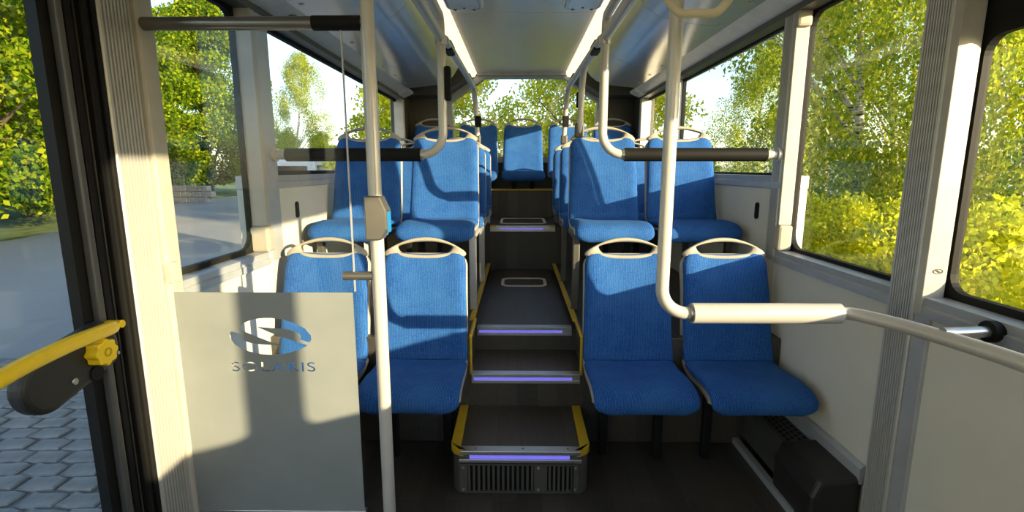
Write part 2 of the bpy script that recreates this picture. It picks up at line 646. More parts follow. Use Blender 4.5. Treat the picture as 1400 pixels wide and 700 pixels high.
def ribbed(parent, side, y0, y1, z0, z1, ribs, d=.018, name='ribbed_profile'):
    """vertical aluminium profile standing d proud of the wall, ribs along its inner face"""
    x0 = XR if side > 0 else XL
    s = side
    pts = [(x0 + .03 * s, y0), (x0 - d * s + .004 * s, y0), (x0 - d * s, y0 + .004)]
    n = ribs
    w = (y1 - y0 - .02) / n
    for i in range(n):
        a = y0 + .01 + i * w
        pts += [(x0 - d * s, a + .25 * w), (x0 - (d - .008) * s, a + .33 * w), (x0 - (d - .008) * s, a + .67 * w), (x0 - d * s, a + .75 * w)]
    pts += [(x0 - d * s, y1 - .004), (x0 - d * s + .004 * s, y1), (x0 + .03 * s, y1)]
    return MB().prism(pts, 'z', z0, z1).build(name, 'alu', parent)


t = trim('ribbed aluminium pillar with cream reveal beside the curved handrail', 'pillar')
ribbed(t, 1, 1.4975, 1.605, 0.0, 2.04, 9)
MB().box(XR - .017, XR + .047, 1.470, 1.4975, SILL - .055, TOP).build('reveal', 'cream', t, bevel=.002)
MB().box(XR + .0, XR + .052, 1.591, 1.604, SILL, TOP).build('reveal', 'sill', t)
MB().box(XR - .012, XR + .01, 1.44, 1.497, 0, SILL - .055).build('seam_strip', 'sill', t, bevel=.003)
# small printed mark on the reveal
mk = MB()
for ro, ri in ((.016, .0115),):
    n = 24
    pA = [(1.238 + ro * math.cos(a_), 0, 1.000 + ro * .5 * math.sin(a_)) for a_ in np.linspace(0, 2 * math.pi, n, endpoint=False)]
    pB = [(1.238 + ri * math.cos(a_), 0, 1.000 + ri * .5 * math.sin(a_)) for a_ in np.linspace(0, 2 * math.pi, n, endpoint=False)]
    on = lambda p: (p[0], 1.4694, p[2])
    mk.add([on(p) for p in pA + pB], [(i, (i + 1) % n, n + (i + 1) % n, n + i) for i in range(n)])
    mk.add([on(p) for p in ((1.228, 0, 1.003), (1.236, 0, 1.005), (1.248, 0, .997), (1.240, 0, .995))], [(0, 1, 2, 3)])
mk.build('printed_mark', 'ink', t)
t = trim('pillar between tall and shallow birch-side windows with clamp of black padded rail', 'pillar')
ribbed(t, 1, 2.368, 2.452, SILL - .05, 2.04, 6, .01)
MB().box(XR - .008, XR + .052, 2.347, 2.368, SILL + .12, TOP - .0).build('reveal', 'cream', t, bevel=.003)
MB().box(XR - .014, XR + .052, 2.326, 2.374, SILL, SILL + .12).build('foot_cap', 'shell', t, bevel=.012)
MB().box(XR - .014, XR + .052, 2.326, 2.374, TOP - .07, TOP).build('head_cap', 'shell', t, bevel=.012)
t = trim('narrow window post far back on the birch side', 'pillar')
MB().box(XR - .004, XR + .08, 4.08, 4.18, SILLR, TOP).build('post', 'sill', t, bevel=.004)
t = trim('cream rear end post of the birch-side windows', 'pillar')
MB().box(XR - .012, XR + .08, 5.12, 5.20, SILLR - .2, TOP).build('post', 'strip', t, bevel=.004)
t = trim('pillar between tall and shallow door-side windows holding the padded rail clamp', 'pillar')
MB().box(XL - .07, XL + .010, 2.31, 2.43, SILL - .05, 2.04).build('pillar_cover', 'sill', t, bevel=.006)
MB().box(XL - .07, XL + .014, 2.272, 2.312, SILL + .12, TOP).build('reveal', 'cream', t, bevel=.004)
MB().box(XL - .07, XL + .020, 2.262, 2.325, SILL, SILL + .12).build('foot_cap', 'shell', t, bevel=.012)
t = trim('narrow window post far back on the door side', 'pillar')
MB().box(XL - .08, XL + .004, 4.20, 4.30, SILLR, TOP).build('post', 'strip', t, bevel=.004)
t = trim('pale rear end post of the door-side windows', 'pillar')
MB().box(XL - .08, XL + .012, 5.17, 5.24, SILLR - .2, TOP).build('post', 'strip', t, bevel=.004)
t = trim('ribbed aluminium pillar beside the glazed bus door', 'pillar')
ribbed(t, -1, 1.452, 1.578, 0.0, 2.04, 8, .012)
MB().box(XL - .06, XL + .028, 1.578, 1.65, 0, 2.04).build('partition_post', 'cream', t, bevel=.008)
MB().box(XL - .10, XL - .005, 1.39, 1.66, 0, 2.04).build('pillar_core', 'dark', t)
for i, (a, b, d) in enumerate(((1.395, 1.412, .012), (1.417, 1.430, .004), (1.434, 1.450, .010))):
    MB().box(XL - .06, XL + d, a, b, 0, 2.04).build('rubber_seal', 'black', t, bevel=.004)
t = trim('front right pillar ahead of the black-banded side window', 'pillar')
MB().box(XR - .01, XR + .11, 0.05, 0.115, SILL, TOP).build('pillar_cover', 'cream', t, bevel=.004)

# door --------------------------------------------------------
dr = empty('door_1')
struct(dr, 'glazed bus door leaf in a black frame with a yellow grab handle', 'door')
DX = -1.185
inn = rrect(0.28, 1.285, 0.08, 1.93, .05)
MB().ring(rrect(0.2, 1.39, 0.0, 2.04, .003), inn, 'x', DX - .006, DX + .024).build('door_frame', 'blackmat', dr)
MB().box(DX - .004, DX + .003, 0.25, 1.31, 0.05, 1.96).build('pane', 'glass', dr)
MB().box(DX + .024, DX + .046, 1.315, 1.335, 0.02, 2.0).build('door_rail', 'darkbox', dr, bevel=.004)
MB().box(DX + .024, DX + .036, 1.350, 1.372, 0.02, 2.0).build('rubber_seal', 'black', dr, bevel=.004)
MB().ring(rrect(-.35, 0.18, 0.0, 2.04, .003), rrect(-.30, 0.12, 0.08, 1.93, .05), 'x', DX - .006, DX + .024).build('door_frame', 'blackmat', dr)
MB().box(DX - .004, DX + .003, -.32, 0.14, 0.05, 1.96).build('pane', 'glass', dr)
# handle plate (pill), knob, yellow bow handle
hx = DX + .024
A_, B_ = Vector((1.125, 0.790)), Vector((1.30, 0.828))
dir_ = (B_ - A_).normalized()
nrm = Vector((-dir_.y, dir_.x))
pill = []
for k in range(17):
    a = R(90 + 180 * k / 16)
    pill.append(A_ + dir_ * (.072 * math.cos(a)) + nrm * (.072 * math.sin(a)))
for k in range(9):
    a = R(-90 + 180 * k / 8)
    pill.append(B_ + dir_ * (.040 * math.cos(a)) + nrm * (.066 * math.sin(a)))
hp = MB().prism([(p.x, p.y) for p in pill], 'x', hx, hx + .045).build('handle_plate', 'cover', dr, bevel=.014, seg=3)
hp['label'] = 'dark grey pill-shaped handle plate'
def disc(name, mat, parent, yc, zc_, r, x0, x1, lobes=0, amp=0, bev=.002):
    pts = []
    N = 48 if lobes else 24
    for k in range(N):
        a = 2 * math.pi * k / N
        rr = r + (amp * math.cos(lobes * a) if lobes else 0)
        pts.append((yc + rr * math.cos(a), zc_ + rr * math.sin(a)))
    return MB().prism(pts, 'x', x0, x1).build(name, mat, parent, bevel=bev)
kn = disc('release_knob', 'handle_y', dr, 1.255, .822, .034, hx + .045, hx + .080, 8, .003, .003)
kn['label'] = 'yellow lobed emergency release knob'
MB().ring([(1.255 + .012 * math.cos(a), .822 + .012 * math.sin(a)) for a in np.linspace(0, 2 * math.pi, 20, endpoint=False)],
          [(1.255 + .008 * math.cos(a), .822 + .008 * math.sin(a)) for a in np.linspace(0, 2 * math.pi, 20, endpoint=False)],
          'x', hx + .079, hx + .082).build('knob_arrow', 'yellow', kn)
disc('lock_plug', 'black', dr, 1.250, .765, .021, hx + .044, hx + .050)
disc('screw', 'steel', dr, 1.185, .770, .009, hx + .044, hx + .048)
disc('screw', 'steel', dr, 1.328, .792, .005, hx + .040, hx + .048)
disc('screw', 'steel', dr, 1.328, .860, .005, hx + .040, hx + .048)
hb = [UP(154, 446, 1.335), UP(142, 455, 1.31), UP(75, 480, 1.12), UP(25, 508, .985), UP(0, 528, .92)]
bow = [Vector((hx + .03, 1.325, .868)), Vector((hx + .055, 1.30, .872)), Vector((hx + .095, 1.14, .887)), Vector((hx + .125, 1.00, .892)),
       Vector((hx + .14, .88, .885)), Vector((hx + .13, .72, .872)), Vector((hx + .08, .62, .865)), Vector((hx - .005, .58, .86))]
def smooth_path(p, n=6):
    out = []
    P = [p[0]] + list(p) + [p[-1]]
    for i in range(1, len(P) - 2):
        for k in range(n):
            u = k / n
            a, b, c, d = P[i - 1], P[i], P[i + 1], P[i + 2]
            out.append(0.5 * ((2 * b) + (c - a) * u + (2 * a - 5 * b + 4 * c - d) * u * u + (3 * b - a - 3 * c + d) * u ** 3))
    out.append(p[-1])
    return out
MB().tube(smooth_path(bow), .0185, 14).build('grab_handle', 'handle_y', dr, smooth=True)['label'] = 'yellow bowed grab handle'
MB().tube([(hx + .028, 1.338, .872), (hx + .062, 1.336, .874)], .011, 12).build('handle_eyelet', 'handle_y', dr)

# ceiling -----------------------------------------------------
ce = empty('ceiling')
struct(ce, 'pale smooth bus ceiling with curved side air ducts', 'ceiling')
CL, CR = -0.43, 0.50
for a, b in ((YF, 1.40), (1.404, 3.44), (3.446, 5.5)):
    MB().box(CL, CR, a, b, ZC, ZC + .02).build('ceiling_panel', 'ceil', ce, bevel=.002)
MB().box(XOL, XOR, YF, YB + .08, 2.42, 2.5).build('roof_skin', 'outer', ce)
MB().box(XOL, XOL + .03, YF, YB + .08, 2.0, 2.42).build('roof_side', 'outer', ce)
MB().box(XOR - .03, XOR, YF, YB + .08, 2.0, 2.42).build('roof_side', 'outer', ce)


def duct(s):
    cx = XM
    # half profile, offsets from the bus centre line
    off = [(.462, ZC + .015), (.468, ZC - .004), (.535, ZC - .038), (.575, 2.245), (.600, 2.205), (.640, 2.145), (.70, 2.10),
           (.78, 2.072), (.90, 2.055), (1.00, 2.046), (1.075, 2.04), (1.085, 2.06), (1.085, 2.30), (.46, 2.36)]
    # smooth the belly
    return [(cx + s * a, b) for a, b in off]


cuts = [YF, 0.2, 1.52, 2.86, 3.95, 4.92]
for s in (-1, 1):
    pr = duct(s)
    for a, b in zip(cuts[:-1], cuts[1:]):
        MB().prism(pr, 'y', a + .002, b - .002).build('air_duct_cover', 'duct', ce, smooth=True)
    # pale cornice between duct and ceiling panel, its glow added to lift the ceiling
    MB().prism([(XM + s * .463, ZC - .002), (XM + s * .482, ZC - .038), (XM + s * .545, ZC - .056), (XM + s * .55, ZC - .03)], 'y', YF, 5.5).build(
        'glow_strip', 'cornice_glow', ce)
    # pale inclined strip above the windows
    x1 = XR if s > 0 else XL
    MB().prism([(XM + s * 1.07, 2.052), (XM + s * 1.075, 2.040), (x1 - s * .012, 2.000), (x1 + s * .02, 2.000), (x1 + s * .02, 2.065)], 'y', YF, 4.95).build(
        'window_cornice', 'strip', ce)
    MB().prism([(x1 - s * .014, 2.0), (x1 - s * .016, TOP - .005), (x1 + s * .05, TOP - .005), (x1 + s * .05, 2.0)], 'y', YF, 5.15).build(
        'window_top_rail', 'darkbox', ce)
    MB().prism([(XM + s * 1.07, 2.052), (XM + s * 1.075, 2.030), (x1 - s * .012, 1.985), (x1 + s * .02, 2.065)], 'y', 4.96, 5.22).build(
        'cornice_end', 'strip', ce, bevel=.01)
    # round fastener dimples along the duct
    for k in range(9):
        y = 1.75 + k * .36
        MB().tube([(XM + s * 1.03, y, 2.0475), (XM + s * 1.03, y, 2.0405)], .012, 12).build('duct_fastener', 'sill', ce)
MB().box(XM - 1.19, XM + 1.19, 4.92, YB, 2.30, 2.34).build('rear_ceiling_plate', 'dark', ce)
for s in (-1, 1):
    MB().prism([(XM + s * .47, 2.30), (XM + s * .54, 2.19), (XM + s * .80, 2.03), (XM + s * 1.19, 2.02), (XM + s * 1.19, 2.30)], 'y', 5.25, YB).build(
        'rear_corner_cover', 'dark', ce)
# small emblem printed on the door-side cornice
def band_pts(c, rx, rz, n=24):
    return [(c[0] + rx * math.cos(a), c[1] + rz * math.sin(a)) for a in np.linspace(0, 2 * math.pi, n, endpoint=False)]
EY = 2.60
em = MB()
n_ = Vector((-.075, 0, .042))          # placeholder normal, strip leans inwards
e0 = Vector((XM - 1.125, EY, 2.0165))
ey, ez = Vector((0, 1, 0)), Vector((-.063, 0, -.04)).normalized()
nv = ey.cross(ez).normalized()
if nv.x < 0: nv = -nv
def em_ring(m, c, ro, ri, sq):
    n = 28
    A = [c + ey * (ro * math.cos(a)) + ez * (ro * sq * math.sin(a)) + nv * .0012 for a in np.linspace(0, 2 * math.pi, n, endpoint=False)]
    B = [c + ey * (ri * math.cos(a)) + ez * (ri * sq * math.sin(a)) + nv * .0012 for a in np.linspace(0, 2 * math.pi, n, endpoint=False)]
    m.add(A + B, [(i, (i + 1) % n, n + (i + 1) % n, n + i) for i in range(n)])
em_ring(em, e0, .055, .043, .42)
em.add([e0 + ey * a + ez * b + nv * .0012 for a, b in ((-.045, -.008), (-.02, -.012), (.045, .006), (.02, .012))], [(0, 1, 2, 3)])
em.build('cornice_emblem', 'ink', ce)
# rear wall with chamfered window -----------------------------
wb = empty('wall_back')
struct(wb, 'dark rear wall around the chamfered rear window', 'wall')
WC = XM + .035
oct_i = [(WC - .74, 1.42), (WC + .74, 1.42), (WC + .77, 1.99), (WC + .41, 2.235), (WC - .41, 2.235), (WC - .77, 1.99)]
oct_m = [(WC - .80, 1.36), (WC + .80, 1.36), (WC + .835, 2.02), (WC + .435, 2.295), (WC - .435, 2.295), (WC - .835, 2.02)]
oct_o = [(XL - .08, 0.6), (XR + .08, 0.6), (XR + .08, 2.1), (WC + .60, 2.42), (WC - .60, 2.42), (XL - .08, 2.1)]
MB().ring(oct_o, oct_m, 'y', YB - .06, YB + .08).build('rear_panel', 'dark', wb)
MB().ring(oct_m, oct_i, 'y', YB - .085, YB + .03).build('rear_window_surround', 'sill', wb)
MB().box(CL, CR, 5.47, 5.52, ZC - .03, ZC + .02).build('header_rail', 'sill', wb)
MB().box(XOL, XOR, YB + .02, YB + .08, 2.3, 2.5).build('roof_end', 'outer', wb)
WN[0] += 1
rw = empty('window_%d' % WN[0])
struct(rw, 'wide rear window with chamfered upper corners', 'window')
MB().prism([(a, b) for a, b in oct_m], 'y', YB + .031, YB + .037).build('pane', 'glass', rw)
# front bulkhead behind the viewer, below and above the windscreen
wf = empty('wall_front')
struct(wf, 'low front bulkhead under the open windscreen', 'wall')
MB().box(XOL, XOR, YF - .06, YF, GROUND, 0.7).build('bulkhead', 'dark', wf)
MB().box(XOL, XOR, YF - .06, YF, 2.1, 2.5).build('windscreen_header', 'dark', wf)
MB().box(.45, XR, -1.0, -.95, 0, 1.3).build('cab_partition', 'wall', wf)

# ceiling speakers -------------------------------------------
for k, (x, lab) in enumerate(((-.315, 'rounded grey ceiling lamp unit nearer the door side'), (.375, 'rounded grey ceiling lamp unit nearer the birch side'))):
    o = empty('ceiling_lamp_unit', (x, 2.98, ZC))
    tag(o, lab, 'ceiling unit', 'ceiling lamp units')
    MB().prism(rrect(-.115, .115, -.26, .24, .06), 'z', -.055, -.001).build('housing', 'duct', o, bevel=.022, seg=4)
    MB().prism(rrect(-.085, .085, -.22, .20, .05), 'z', -.060, -.050).build('lens_cover', 'ceil', o, bevel=.004)
    for sx in (-.055, .055):
        MB().tube([(sx, .19, -.058), (sx, .19, -.064)], .009, 10).build('screw', 'dark', o)
    MB().tube([(0, .16, -.058), (0, .16, -.063)], .007, 10).build('screw', 'dark', o)

# ------------------------------------------------------------ seats
def resample(P, n):
    P = [Vector((a, b, 0)) for a, b in P]
    path = smooth_path(P, 8)
    L = [0]
    for a, b in zip(path[:-1], path[1:]):
        L.append(L[-1] + (b - a).length)
    out = []
    for i in range(n):
        t_ = L[-1] * i / (n - 1)
        k = 0
        while k < len(L) - 2 and L[k + 1] < t_:
            k += 1
        u = (t_ - L[k]) / max(1e-9, L[k + 1] - L[k])
        out.append(path[k].lerp(path[k + 1], u))
    return out, L[-1]


PAN = [(-.335, .0), (-.358, .022), (-.360, .060), (-.335, .092), (-.27, .108), (-.18, .110), (-.09, .100), (-.025, .100), (.006, .108)]
BACK = [(.000, .090), (.026, .150), (.048, .23), (.068, .33), (.095, .43), (.128, .53), (.150, .588)]


def pad(P, n, hw0, hw1, t, r0, r1, bol, nu=11, off=0.0, dip=0.0):
    """upholstered pad: swept profile, half width hw0->hw1, thickness t, rounded end corners, raised edges"""
    pts, L = resample(P, n)
    m = MB()
    F, Bk = [], []
    for i, p in enumerate(pts):
        a = pts[max(0, i - 1)]
        c = pts[min(n - 1, i + 1)]
        tg = (c - a).normalized()
        nr = Vector((-tg.y, tg.x, 0))       # upwards from pan, forwards from back
        s = L * i / (n - 1)
        hw = hw0 + (hw1 - hw0) * i / (n - 1)
        if r0 and s < r0:
            hw -= r0 - math.sqrt(max(0, r0 * r0 - (r0 - s) ** 2))
        if r1 and L - s < r1:
            hw -= r1 - math.sqrt(max(0, r1 * r1 - (r1 - (L - s)) ** 2))
        row, rb = [], []
        for k in range(nu):
            u = -1 + 2 * k / (nu - 1)
            h = bol * (abs(u) ** 2.5) - 0.016 * (abs(u) ** 14) + off
            q = p + nr * h
            dz = -dip * (1 - u * u) * (i / (n - 1)) ** 6 if dip else 0
            row.append((u * hw, q.x, q.y + dz))
            q = p + nr * (off - t + bol * .5 * abs(u) ** 2.5)
            rb.append((u * (hw - .004), q.x, q.y + dz))
        F.append(row)
        Bk.append(rb)
    vs_ = [v for row in F for v in row] + [v for row in Bk for v in row]
    N = n * nu
    fs = []
    for i in range(n - 1):
        for k in range(nu - 1):
            a = i * nu + k
            fs.append((a, a + 1, a + nu + 1, a + nu))
            fs.append((N + a + nu, N + a + nu + 1, N + a + 1, N + a))
    for i in range(n - 1):
        a = i * nu
        fs.append((a, a + nu, N + a + nu, N + a))
        a = i * nu + nu - 1
        fs.append((a + nu, a, N + a, N + a + nu))
    for k in range(nu - 1):
        fs.append((k + 1, k, N + k, N + k + 1))
        a = (n - 1) * nu + k
        fs.append((a, a + 1, N + a + 1, N + a))
    return m.add(vs_, fs)


def handle_mesh():
    n = 17
    outer, inner = [], []
    for k in range(n):
        u = -1 + 2 * k / (n - 1)
        outer.append((.196 * u, -.030 - .012 * (1 - u * u)))
        inner.append((.112 * u, -.008 - .012 * (1 - u * u)))
    for k in range(n):
        u = 1 - 2 * k / (n - 1)
        outer.append((.203 * u, -.012 + .078 * (1 - abs(u) ** 2.0)))
        inner.append((.132 * u, .022 + .021 * (1 - abs(u) ** 2.2)))
    m = MB()
    tilt = Vector((.33, .944))
    N = len(outer)
    vs_ = []
    for loop in (outer, inner):
        for dy in (-.004, .024):
            for x, s in loop:
                vs_.append((x, .150 + tilt.x * s + dy, .588 + tilt.y * s - dy * .33))
    # order: outer front, outer back, inner front, inner back
    fs = []
    for i in range(N):
        j = (i + 1) % N
        of, ob, if_, ib = 0, N, 2 * N, 3 * N
        fs += [(of + i, of + j, if_ + j, if_ + i), (ob + j, ob + i, ib + i, ib + j), (of + j, of + i, ob + i, ob + j), (if_ + i, if_ + j, ib + j, ib + i)]
    return m.add(vs_, fs)


def make_seat():
    root = empty('bus_seat')
    pad(PAN + BACK[1:], 26, .219, .203, .030, .06, .04, .012, 9, -.036).build('shell', 'shell', root, smooth=True, sub=1)
    pad(PAN, 15, .213, .211, .040, .055, 0, .008, 13).build('seat_cushion', 'fabric', root, smooth=True, sub=1)
    pad(BACK, 15, .212, .196, .038, 0, .03, .016, 13, 0, .012).build('back_cushion', 'fabric', root, smooth=True, sub=1)
    handle_mesh().build('grab_handle', 'shell', root, smooth=True, sub=1)
    return root


def add_supports(seat, hs, side, leg_y, rear=False, dark=False):
    """frame under the pan and legs down to the floor"""
    MB().box(-.17, .17, -.27, .0, hs + .012, hs + .062).build('seat_frame', 'darkbox', seat, bevel=.006)
    if rear:
        for x in (-.09, .09):
            MB().box(x - .02, x + .02, -.24, -.05, 0, hs + .03).build('leg', 'black', seat, bevel=.004)
    else:
        m = 'black' if leg_y > -.1 else 'darkbox' if dark or side < 0 else 'sill'
        lx = .12 if leg_y > -.1 else .195
        MB().box(side * lx - .019, side * lx + .019, leg_y - .02, leg_y + .02, 0, hs + .04).build('leg', m, seat, bevel=.006)
        MB().box(side * lx - .019, side * lx + .019, leg_y, -.0, hs + .02, hs + .045).build('side_rail', m, seat, bevel=.004)
        MB().box(-side * .12 - .019, -side * .12 + .019, -.10, -.06, 0, hs + .04).build('leg', 'black', seat, bevel=.006)


proto = make_seat()
first = [True]
XA_R, XW_R, XA_L, XW_L = .512, .972, -.440, -.905
seat_rows = [(2.20, .33, 0.0, 'first'), (2.98, .905, ZP, 'second'), (3.68, .880, ZP, 'third'), (4.40, .885, Z4 + .02, 'fourth')]


def put_seat(x, y, zlip, zf, label, group, side, leg_y=-.27, rear=False, dark=False, rz=0):
    if first[0]:
        s = proto
        first[0] = False
    else:
        s = copy_tree(proto)
        for ch in list(s.children):
            if ch.name.split('.')[0] in ('leg', 'seat_frame', 'side_rail'):
                raise RuntimeError
    s.location = (x, y, zf)
    s.rotation_euler = (0, 0, rz)
    for ch in s.children:
        ch.location.z = zlip - zf
    tag(s, label, 'seat', group)
    supports.append((s, zlip - zf, side, leg_y, rear, dark))
    return s


supports = []
for ri, (y, zl, zf, nm) in enumerate(seat_rows):
    front = ri == 0
    lowhi = {'first': 'lowest front row', 'second': 'second row, first on the raised podium', 'third': 'third row', 'fourth': 'fourth row, last before the rear bench'}[nm]
    grp = 'paired blue seats in rows'
    put_seat(XA_R, y, zl, zf, 'blue fabric bus seat on the aisle, birch side, ' + lowhi, grp, -1, -.05 if front else -.27, dark=front)
    put_seat(XW_R, y, zl, zf, 'blue fabric bus seat against the birch-side wall, ' + lowhi, grp, 1, -.05 if front else -.2, dark=True)
    put_seat(XA_L, y, zl, zf, 'blue fabric bus seat on the aisle, door side, ' + lowhi, grp, 1, -.05 if front else -.27, dark=front)
    put_seat(XW_L, y, zl, zf, 'blue fabric bus seat against the door-side wall, ' + lowhi, grp, -1, -.05 if front else -.2, dark=True)
for k, lab in ((0, 'middle blue seat of the rear bench facing the aisle'), (-1, 'rear bench seat just door-side of the middle one'),
               (1, 'rear bench seat just birch-side of the middle one'), (-2, 'rear bench seat in the dark door-side corner'),
               (2, 'rear bench seat in the dark birch-side corner')):
    put_seat(0.052 + .462 * k, 5.22, 1.165, Z5, lab, 'blue seats of the rear bench', 1, rear=True)
for a in supports:
    add_supports(*a)

# ------------------------------------------------------------ handrails
RZ = 1.872
def clamp(m, p, r, ax, h=.03):
    p = Vector(p); ax = Vector(ax).normalized()
    m.tube([p - ax * h / 2, p + ax * h / 2], r, 16)

# long ceiling rails with end bow, drop pole(s)
for s, x, drops, lab in ((-1, -.345, (3.84,), 'pale ceiling handrail on the door side of the aisle'), (1, .388, (3.10, 3.84), 'pale ceiling handrail on the birch side of the aisle')):
    o = empty('ceiling_handrail', (0, 0, 0))
    tag(o, lab, 'handrail', 'ceiling handrails')
    last = drops[-1]
    MB().tube([(x, -1.0, RZ), (x, 2.34, RZ)], .021, 16).build('long_tube', 'rail', o, smooth=True)
    MB().tube(fillet([(x - .015 * s, 2.40, RZ), (x - .028 * s, last - .02, RZ), (x - .045 * s, last + .02, 1.52)], .16, 10), .018, 14).build('rear_tube', 'rail', o, smooth=True)
    MB().tube(fillet([(x, 2.375, RZ - .01), (x, 2.37, RZ + .088), (x, 1.2, RZ + .088), (x, -1.0, RZ + .088)], .085, 10), .019, 14).build('upper_bow', 'rail', o, smooth=True)
    for y in (-.9, .3, 1.4):
        MB().box(x - .012, x + .012, y - .02, y + .02, RZ, ZC - .0).build('hanger', 'rail', o, bevel=.004)
    MB().box(x - .02 - .012 * s, x + .02 - .012 * s, 2.50, 2.64, RZ - .024, RZ + .024).build('joint_sleeve', 'black', o, bevel=.008)
    if len(drops) > 1:
        y = drops[0]
        MB().tube(fillet([(x - .01 * s, 2.55, RZ + .002), (x - .012 * s, y - .03, RZ), (x - .016 * s, y + .03, 1.50)], .15, 10), .019, 14).build('drop_tube', 'rail', o, smooth=True)
        MB().box(x - .045, x + .012, y + .01, y + .055, 1.48, 1.57).build('seat_clamp', 'dark', o, bevel=.012)
        MB().box(x - .040, x - .014, y + .00, y + .04, 1.655, 1.745).build('stop_button', 'black', o, bevel=.006)
    xx = x - .043 * s
    MB().box(xx - .015, xx + .03, last - .02, last + .03, 1.60, 1.68).build('stop_button', 'black', o, bevel=.006)
    MB().box(xx - .025, xx + .025, last - .0, last + .045, 1.475, 1.545).build('seat_clamp', 'dark', o, bevel=.01)

# stanchions with black padded cross rails
for s, x, xw, lab in ((-1, -.345, XL, 'stanchion bending into a black padded rail to the door-side pillar'),
                      (1, .388, XR, 'stanchion bending into a black padded rail to the birch-side pillar')):
    o = empty('padded_stanchion', (x, 2.38, RZ))
    tag(o, lab, 'handrail', 'padded stanchions')
    z0 = 1.362
    path = fillet([(0, 0, -.005), (0, 0, z0 - RZ), (xw - x - s * .005, 0.01, z0 - RZ)], .10, 10)
    MB().tube(path, .0205, 16).build('tube', 'rail', o, smooth=True)
    a0 = s * .105
    a1 = (xw - x) - s * .075
    MB().tube([(a0, 0.002, z0 - RZ), (a1, .008, z0 - RZ)], .031, 18).build('black_pad', 'black', o, smooth=True)
    MB().tube([(a0 - s * .010, 0.002, z0 - RZ), (a0 + s * .002, .002, z0 - RZ)], .026, 18).build('collar', 'steel', o, smooth=True)
    MB().tube([(xw - x - s * .026, .01, z0 - RZ), (xw - x - s * .012, .01, z0 - RZ)], .032, 18).build('wall_flange', 'rail', o, smooth=True)
    MB().tube([(0, 0, -.03), (0, 0, .01)], .027, 16).build('top_collar', 'steel', o, smooth=True)
    if s < 0:
        MB().box(.012, .042, -.022, .022, -.27, -.12).build('stop_button', 'black', o, bevel=.01)

# partition by the door ---------------------------------------
pole = empty('entrance_pole', (-.452, 1.60, 0))
tag(pole, 'pale vertical pole at the free edge of the glass partition', 'pole')
MB().tube([(0, 0, 0.0), (0, 0, 2.235)], .0215, 18).build('tube', 'rail', pole, smooth=True)
MB().tube([(0, 0, 0.0), (0, 0, .02)], .045, 20).build('floor_flange', 'steel', pole)
MB().tube([(-.115, .0, .955), (-.018, 0, .955)], .0145, 14).build('glass_clip', 'bar_grey', pole, smooth=True)
sb = MB().prism([(-.028, 1.075), (.02, 1.075), (.042, 1.11), (.042, 1.17), (.022, 1.215), (-.028, 1.215)], 'y', -.034, .026).build('stop_button_box', 'bar_grey', pole, bevel=.005)
MB().box(.041, .0445, -.024, .012, 1.10, 1.165).build('button_face', 'bsticker', sb)

gp = empty('glass_partition', (-.83, 1.60, 0))
tag(gp, 'clear glass partition with frosted lower half showing a cut-out logo', 'partition')
MB().box(-.300, .298, -.004, .004, .10, 1.712).build('clear_pane', 'clear', gp)
MB().tube([(-.315, 0, 1.728), (.365, 0, 1.728)], .0195, 16).build('top_bar', 'bar_grey', gp, smooth=True)
MB().tube([(.215, 0, 1.728), (.362, 0, 1.728)], .0215, 16).build('bar_sleeve', 'black', gp, smooth=True)
MB().box(.2965, .300, -.0045, .0045, .903, 1.712).build('glass_edge', 'sill', gp)
MB().box(-.318, -.285, -.022, .02, .93, 1.0).build('post_clip', 'cream', gp, bevel=.004)
MB().box(-.300, .298, -.012, .012, .07, .11).build('bottom_rail', 'steel', gp, bevel=.003)
MB().box(.292, .304, -.012, -.0045, .11, .903).build('film_edge', 'clear', gp)

# frosted film with the logo and lettering cut out (2D curve with holes)
film_y = 1.5935
cu = bpy.data.curves.new('frosted_film', 'CURVE')
cu.dimensions = '2D'
cu.fill_mode = 'BOTH'
cu.extrude = 0.0008
def poly(c, pts):
    sp = c.splines.new('POLY')
    sp.points.add(len(pts) - 1)
    for p, (a, b) in zip(sp.points, pts):
        p.co = (a, b, 0, 1)
    sp.use_cyclic_u = True
poly(cu, [(-.300, .11), (.292, .11), (.292, .900), (-.300, .900)])
LOGO = [(185, 195), (230, 150), (320, 115), (420, 103), (500, 103), (600, 115), (720, 150), (820, 205), (875, 270), (880, 310), (860, 335),
        (820, 325), (770, 310), (780, 290), (768, 260), (720, 232), (640, 210), (560, 201), (500, 200), (440, 195), (360, 188), (480, 240),
        (560, 270), (680, 310), (845, 365), (790, 395), (700, 430), (600, 450), (500, 455), (400, 450), (290, 425), (215, 400), (150, 360),
        (110, 310), (95, 270), (105, 235), (125, 232), (165, 245), (205, 258), (205, 282), (232, 318), (310, 345), (400, 355), (480, 360),
        (630, 372), (480, 330), (350, 280), (250, 238), (190, 213)]
def film_xy(cx_, cy_):
    p = UP(300 + cx_ / 7.0, 420 + cy_ / 7.0, film_y)
    return (p.x + .83, p.z)
poly(cu, [film_xy(a, b) for a, b in LOGO])
tc = bpy.data.curves.new('lettering', 'FONT')
tc.body = 'SOLARIS'
tc.size = 1.0
tc.space_character = 1.08
to = bpy.data.objects.new('lettering', tc)
COL.objects.link(to)
dg = bpy.context.evaluated_depsgraph_get()
tcv = to.evaluated_get(dg).to_curve(dg)
xs, ys, polys = [], [], []
